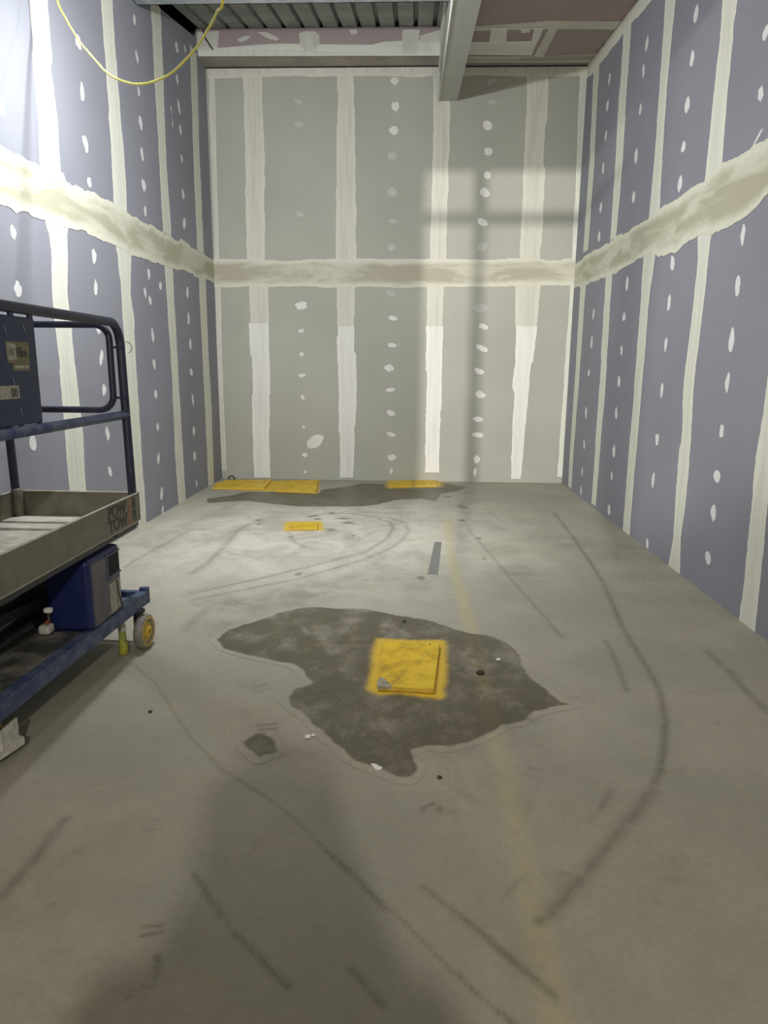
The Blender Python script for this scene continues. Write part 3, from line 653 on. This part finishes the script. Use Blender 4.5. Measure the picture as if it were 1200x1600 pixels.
# power unit
bm = bmesh.new(); PX0, PX1, PY0, PY1, PZ0, PZ1 = -.25, -.028, -.60, -.24, .30, .655
box(bm, PX0, PX1, PY0, PY1, PZ0, PZ1, 0, .022, 3)
pu = link('power_unit', bm, 'blue', lift, smooth=False)
bm = bmesh.new(); box(bm, PX1-.004, PX1+.003, PY0+.03, PY1-.02, PZ0+.01, PZ1-.03, 0, .003)  # thin plate whose paler colour carries the light on this side
link('lit_side', bm, plain('lit_purple_side', (.065, .062, .085), (.10, .095, .105), .5, 12), pu)['label'] = 'lit side of the power unit, the light put into its grey-purple colour'
bm = bmesh.new(); box(bm, PX1-.01, PX1+.005, -.395, -.262, .515, .62, 0, .003); link('recess', bm, plain('recess_shade', (.002, .002, .004), None, .8), pu)  # flat plate, shade of the recess put into its near-black colour
bm = bmesh.new(); box(bm, PX1, PX1+.008, -.405, -.255, .62, .63, 0, .002); box(bm, PX1, PX1+.008, -.405, -.255, .503, .515, 0, .002); box(bm, PX1, PX1+.008, -.405, -.397, .505, .625, 0, .002)
link('recess_frame', bm, 'dusty_blue', pu)
bm = bmesh.new(); box(bm, PX1, PX1+.005, -.395, -.315, .315, .475); link('sticker', bm, 'sticker', pu)
bm = bmesh.new(); box(bm, PX1, PX1+.005, -.305, -.272, .32, .478); link('sticker', bm, 'sticker', pu)
bm = bmesh.new(); tube(bm, [(PX1+.008, -.312, .475), (PX1+.01, -.306, .40), (PX1+.008, -.272, .33), (PX1+.01, -.268, .295)], .003, 6); link('cord', bm, 'black', pu)
# scissor stack under the platform
bm = bmesh.new()
for sx in (-.36, -.60):
    for k in range(4):
        z0 = .31+k*.098; ya, yb = -1.5, -.12
        for a, b_, o_ in ((z0, z0+.085, 0), (z0+.085, z0, .035)):
            n = 2; v = [Vector((sx+o_, ya, a)), Vector((sx+o_, yb, b_))]
            vs = []
            for p in v:
                for dx, dz_ in ((0, -.022), (.028, -.022), (.028, .022), (0, .022)): vs.append(bm.verts.new(p+Vector((dx, 0, dz_))))
            for i in range(4): j = (i+1) % 4; bm.faces.new((vs[i], vs[j], vs[4+j], vs[4+i]))
            bm.faces.new(vs[:4]); bm.faces.new(vs[4:])
for k in range(5): tube(bm, [(-.62, -1.48+(k % 2)*1.34, .31+k*.095), (-.30, -1.48+(k % 2)*1.34, .31+k*.095)], .016, 8)
bmesh.ops.recalc_face_normals(bm, faces=bm.faces)
link('scissor_arms', bm, 'black', lift)
bm = bmesh.new(); tube(bm, [(-.34, -1.30, .325), (-.25, -.74, .385)], .019, 12); link('lift_cylinder', bm, 'black', lift)
bm = bmesh.new(); box(bm, -.245, -.19, -.70, -.64, .318, .362, 0, .012); kn = link('valve_block', bm, 'pale', lift); kn['label'] = 'beige valve block on the chassis'
bm = bmesh.new(); lathe(bm, [(.010, 0), (.012, .012), (.004, .018)], 12, c=(-.215, -.665, .362)); link('red_button', bm, plain('dull_red', (.25, .05, .03)), kn)
bm = bmesh.new(); box(bm, -.245, -.205, -.640, -.615, .405, .430, 0, .006); link('valve_cap', bm, 'white', lift)['label'] = 'small white cap behind the valve block'
bm = bmesh.new(); tube(bm, [(-.225, -.628, .31), (-.225, -.628, .405)], .012, 8); link('valve_stem', bm, 'black', lift)
# castors
def castor(x, y, parent, rz=0.):
    cr = empty('castor', (x, y, 0), rz, None, None); cr.parent = parent
    bm = bmesh.new(); lathe(bm, [(.060, -.024), (.088, -.026), (.098, -.018), (.100, 0), (.098, .018), (.088, .026), (.060, .024), (.060, -.024)], 36, 'X', (0, 0, .10), cap=False); link('tyre', bm, 'rubber', cr)
    bm = bmesh.new(); lathe(bm, [(.0, -.02), (.078, -.022), (.080, .012), (.083, .027), (.074, .028), (.070, .016), (.034, .016), (.030, .034), (.018, .036), (.016, .028), (0, .028)], 32, 'X', (0, 0, .10)); link('hub', bm, 'yellow', cr)
    bm = bmesh.new(); box(bm, -.045, -.036, -.03, .03, .09, .215, 0, .002); box(bm, -.036, .0, -.032, .032, .206, .225, 0, .002); lathe(bm, [(.03, .215), (.03, .228)], 16, c=(-.02, 0, 0))
    tube(bm, [(-.05, 0, .10), (.030, 0, .10)], .010, 8); link('fork', bm, 'black', cr)
    return cr
castor(.012, -.085, lift, math.radians(-2)); castor(-LW-.01, -.085, lift); castor(-LW-.01, -LL+.1, lift)
cn_ = castor(-.165, -1.27, lift, math.radians(8))
# rear stabiliser and wheel guard at the near end
bm = bmesh.new(); lathe(bm, [(.021, 0), (.027, .004), (.027, .055), (.020, .085), (.019, .16), (.012, .165), (.012, .235)], 20, c=(-.075, -.175, 0)); st = link('stabiliser_foot', bm, 'jack', lift)
bm = bmesh.new(); lathe(bm, [(.0195, .135), (.021, .14), (.021, .165), (.014, .19), (.013, .23)], 16, c=(-.075, -.175, 0)); link('stabiliser_collar', bm, 'pale', st)
bm = bmesh.new()
for a, b_ in (((.0, -1.20), (.045, -1.36)),):
    slab(bm, [(-.03, -1.30), (.030, -1.19), (.052, -1.205), (.0, -1.42), (-.06, -1.45)], .045, .075)
    box(bm, .018, .030, -1.32, -1.20, .07, .16, 0, .003)
link('wheel_guard', bm, 'pale', lift, loc=(-.115, .02, 0))['label'] = 'pale grey guard over the near wheel'
# platform tray
PF, RB, RTZ = .745, .728, .880
bm = bmesh.new(); box(bm, -LW+.01, -.01, -LL, -.01, PF-.03, PF, 0)
link('platform_floor', bm, 'deck_floor', lift)
bm = bmesh.new(); box(bm, -LW+.02, -.02, -LL+.02, -.02, PF-.06, PF-.03, 0); box(bm, -.13, -.012, -.30, -.004, .700, .73, 0)
link('platform_frame', bm, 'black', lift)
def toe(name, x0, x1, y0, y1, zb=RB):
    bm = bmesh.new(); box(bm, x0, x1, y0, y1, zb, RTZ); o = link(name, bm, 'grey_paint', lift)
    bm = bmesh.new(); box(bm, x0-.002, x1+.002, y0-.002, y1+.002, RTZ, RTZ+.005, 0, .0015); link('rim_strip', bm, 'lit_rim', o)['label'] = 'lit top edge of the toe board, the light put into its pale colour'
    return o
tr = toe('toe_board', -.010, .0, -LL, .0); toe('toe_board', -LW, -LW+.010, -LL, 0, PF); toe('toe_board', -LW, 0, -.010, .0, PF); toe('toe_board', -LW, 0, -LL, -LL+.01, PF)
def text(s_, size, loc, mat, parent, name='lettering', xs=1., bold=.0):
    cu = bpy.data.curves.new(name, 'FONT'); cu.body = s_; cu.size = size; cu.extrude = .0006; cu.offset = bold
    to = bpy.data.objects.new(name+'_tmp', cu); COL.objects.link(to); bpy.context.view_layer.update()
    me = bpy.data.meshes.new_from_object(to); bpy.data.objects.remove(to)
    for v in me.vertices: x, y, z = v.co; v.co = (z, x*xs, y)
    me.materials.append(M[mat]) if not me.materials else me.materials.__setitem__(0, M[mat])
    o = bpy.data.objects.new(name, me); COL.objects.link(o); o.parent = parent; o.location = loc
    return o
for ln, zz, y in (('POW', .812, -.375), ('TOW', .744, -.375)):
    text(ln, .086, (.001, y-.03, zz), 'ink', tr, xs=1.08, bold=.003)
    text('E', .082, (.001, y+.213, zz), 'orange', tr, bold=.004); text('R', .082, (.001, y+.272, zz), 'ink', tr, bold=.002)
# guard rails
R_ = .0225; TZ = 1.785; MZ = 1.310
def side_rail(x):
    bm = bmesh.new(); r_ = .11
    pts = [(x, -.03, PF)]+[(x-.012*(z-PF), -.03-.0*(z-PF), z) for z in (1.0, 1.3, TZ-r_)]
    xt = x-.012*(TZ-PF); pts = pts+arc((xt, -.03-r_, TZ-r_), (0, 1, 0), (0, 0, 1), r_, 0, math.pi/2, 8)[1:]+[(xt, -LL+.03+r_, TZ)]
    pts += arc((xt, -LL+.03+r_, TZ-r_), (0, 0, 1), (0, -1, 0), r_, 0, math.pi/2, 8)[1:]+[(x, -LL+.03, PF)]
    tube(bm, pts, R_, 14); o = link('guard_rail', bm, 'rail_blue', lift)
    bm = bmesh.new(); xm = x-.012*(MZ-PF); tube(bm, [(xm, -.03, MZ), (xm, -LL+.03, MZ)], R_*1.0, 14); link('middle_rail', bm, 'dusty_blue' if x > -.3 else 'rail_blue', o)
    return o
gr = side_rail(-.024); gl = side_rail(-LW+.022)
bm = bmesh.new(); r_ = .075; xa, xb, za, zb, y = -.086, -LW+.045, 1.335, 1.775, -.045
loop = arc((xa-r_, y, zb-r_), (1, 0, 0), (0, 0, 1), r_, 0, math.pi/2)+arc((xb+r_, y, zb-r_), (0, 0, 1), (-1, 0, 0), r_, 0, math.pi/2)+arc((xb+r_, y, za+r_), (-1, 0, 0), (0, 0, -1), r_, 0, math.pi/2)+arc((xa-r_, y, za+r_), (0, 0, -1), (1, 0, 0), r_, 0, math.pi/2)
tube(bm, loop+[loop[0]], .0175, 12, cap=False)
for z in (1.40, 1.66): box(bm, -.09, -.02, -.06, -.03, z-.006, z+.006)
link('entry_gate', bm, 'rail_blue', lift)
bm = bmesh.new(); tube(bm, arc((-.005, -.03, 1.66), (1, 0, 0), (0, 0, 1), .03, -1.2, 1.6, 10), .0018, 6); link('wire_loop', bm, 'black', gr)
for x in (-LW+.022,):
    bm = bmesh.new(); lathe(bm, [(.030, PF), (.030, RTZ+.01), (.024, RTZ+.02)], 18, c=(x+.005, -.03, 0)); link('post_sleeve', bm, 'grey_paint', gl)['label'] = 'scuffed grey sleeve at the foot of the post'
# control panel hung between the right-hand rails
xp = -.033; bm = bmesh.new()
box(bm, xp-.016, xp+.008, -1.52, -.775, 1.335, 1.752, 0, .006)
for y in (-.79, -.925, -1.06, -1.195): box(bm, xp-.006, xp+.004, y-.014, y+.014, 1.745, 1.785); box(bm, xp-.006, xp+.004, y-.012, y+.012, 1.31, 1.345)
pn = link('side_panel', bm, plain('navy_panel', (.005, .014, .062), (.010, .018, .058), .45, 9), lift, loc=(0, -.105, 0))
xq = xp+.009
bm = bmesh.new(); box(bm, xp+.007, xq, -0.990, -0.835, 1.575, 1.655, 0, .001); box(bm, xp+.007, xq, -0.955, -0.840, 1.545, 1.58, 0, .001); lg = link('logo_sticker', bm, 'sticker_y', pn)
bm = bmesh.new(); box(bm, xq-.001, xq+.0008, -0.985, -0.930, 1.587, 1.648); link('logo_block', bm, 'sticker', lg)
text('HSS', .036, (xq+.001, -0.984, 1.604), 'sticker_y', lg, xs=.72, bold=.001); text('Hire', .052, (xq+.001, -0.923, 1.598), 'ink', lg, xs=.72, bold=.0005)
bm = bmesh.new(); box(bm, xq-.001, xq+.001, -0.945, -0.850, 1.555, 1.566); link('logo_underline', bm, 'sticker', lg)
bm = bmesh.new(); box(bm, xp+.007, xq, -1.065, -0.930, 1.440, 1.490, 0, .001); nb = link('number_sticker', bm, 'sticker', pn)
text('00', .05, (xq+.001, -0.990, 1.447), 'ink', nb, xs=.9)
M['scuff'] = plain('pale_scuff', (.16, .19, .24), None, .6)
for y, z, a in ((-.853, 1.705, .3), (-.985, 1.695, .3), (-.96, 1.50, .35), (-.93, 1.385, .3)):
    bm = bmesh.new(); d = Vector((0, math.sin(a), -math.cos(a)))*.022; c_ = Vector((xq-.0005, y, z)); tube(bm, [c_-d, c_-d*.4, c_+d*.4, c_+d], .002, 6, radii=[.0008, .0022, .0022, .0008])
    link('scuff_mark', bm, 'scuff', pn)

# ------------------------------------------------------------------ the photographer, behind the lens, whose shadow lies on the near floor
PB = Vector((2.72, -.42, 0))
person = tag(bpy.data.objects.new('person', None), 'person in dark work clothes standing just behind the viewpoint holding a phone', 'person'); COL.objects.link(person); person.location = PB
M['cloth'] = plain('dark_work_clothes', (.03, .035, .05), None, .9); M['skin'] = plain('skin', (.45, .27, .19), None, .6); M['hair'] = plain('brown_hair', (.05, .03, .02), None, .8)
def body_mesh(name, chains, mat):
    """one continuous surface: capsule chains fused by voxel remesh"""
    bm = bmesh.new()
    for ch in chains:
        for (a, ra), (b_, rb) in zip(ch, ch[1:]):
            a, b_ = Vector(a), Vector(b_)
            tube(bm, [a+(b_-a)*i/6 for i in range(7)], 1, 14, radii=[ra+(rb-ra)*i/6 for i in range(7)])
        for p, r_ in ch:
            q = bmesh.ops.create_icosphere(bm, subdivisions=2, radius=r_*1.01); bmesh.ops.translate(bm, verts=q['verts'], vec=p)
    o = link(name, bm, mat, person, smooth=True)
    rm = o.modifiers.new('Remesh', 'REMESH'); rm.mode = 'VOXEL'; rm.voxel_size = .012; rm.use_smooth_shade = True
    sm = o.modifiers.new('Smooth', 'SMOOTH'); sm.iterations = 6
    return o
ch = []
for s_ in (-1, 1):
    ch.append([((s_*.09, 0, .92), .095), ((s_*.10, .01, .50), .062), ((s_*.11, -.01, .10), .045), ((s_*.11, .02, .045), .045), ((s_*.12, .16, .035), .035)])
    ch.append([((s_*.10, 0, 1.38), .10), ((s_*.20, 0, 1.38), .078), ((s_*.26, .02, 1.12), .062), ((s_*.11, .24, 1.33), .045), ((s_*.055, .30, 1.50), .024)])
ch.append([((-.07, 0, .95), .11), ((-.06, 0, 1.15), .10), ((-.09, 0, 1.33), .10)]); ch.append([((.07, 0, .95), .11), ((.06, 0, 1.15), .10), ((.09, 0, 1.33), .10)])
ch.append([((0, 0, 1.30), .12), ((0, .0, 1.45), .07), ((0, .01, 1.52), .055), ((0, .015, 1.60), .075), ((0, .01, 1.68), .088)])
ch.append([((0, .03, 1.40), .19), ((0, .12, 1.40), .14), ((0, .02, 1.55), .11), ((0, .0, 1.68), .115)])
for s_ in (-1, 1):      # hands: palm, four fingers and thumb around the phone edge
    ch.append([((s_*.055, .30, 1.50), .024), ((s_*.05, .33, 1.53), .026)])
    for k in range(4): ch.append([((s_*.055, .335, 1.515+k*.016), .010), ((s_*.052, .365, 1.525+k*.017), .009), ((s_*.034, .372, 1.527+k*.017), .008)])
    ch.append([((s_*.05, .32, 1.525), .012), ((s_*.038, .338, 1.555), .009), ((s_*.026, .340, 1.575), .008)])
bd = body_mesh('body', ch, 'cloth')
hb = bmesh.new(); bmesh.ops.create_icosphere(hb, subdivisions=3, radius=1)
for v in hb.verts: v.co = Vector((v.co.x*.094, v.co.y*.105-.012, 1.695+v.co.z*.085))
link('hair', hb, 'hair', person, smooth=True)
fb = bmesh.new()
bmesh.ops.create_icosphere(fb, subdivisions=3, radius=1)
for v in fb.verts:
    x, y, z = v.co; n_ = max(0, 1-abs(x)*5)*max(0, 1-abs(z+.1)*4)*max(0, y); v.co = Vector((x*.074, .03+y*.07+n_*.02, 1.635+z*.10))
link('face', fb, 'skin', person, smooth=True)
bm = bmesh.new(); box(bm, -.039, .039, .352, .360, 1.49, 1.635, 0, .003); ph_ = link('phone', bm, 'black', None, (PB.x-.05, PB.y, 0)); tag(ph_, 'black phone held up by the person behind the viewpoint', 'phone')
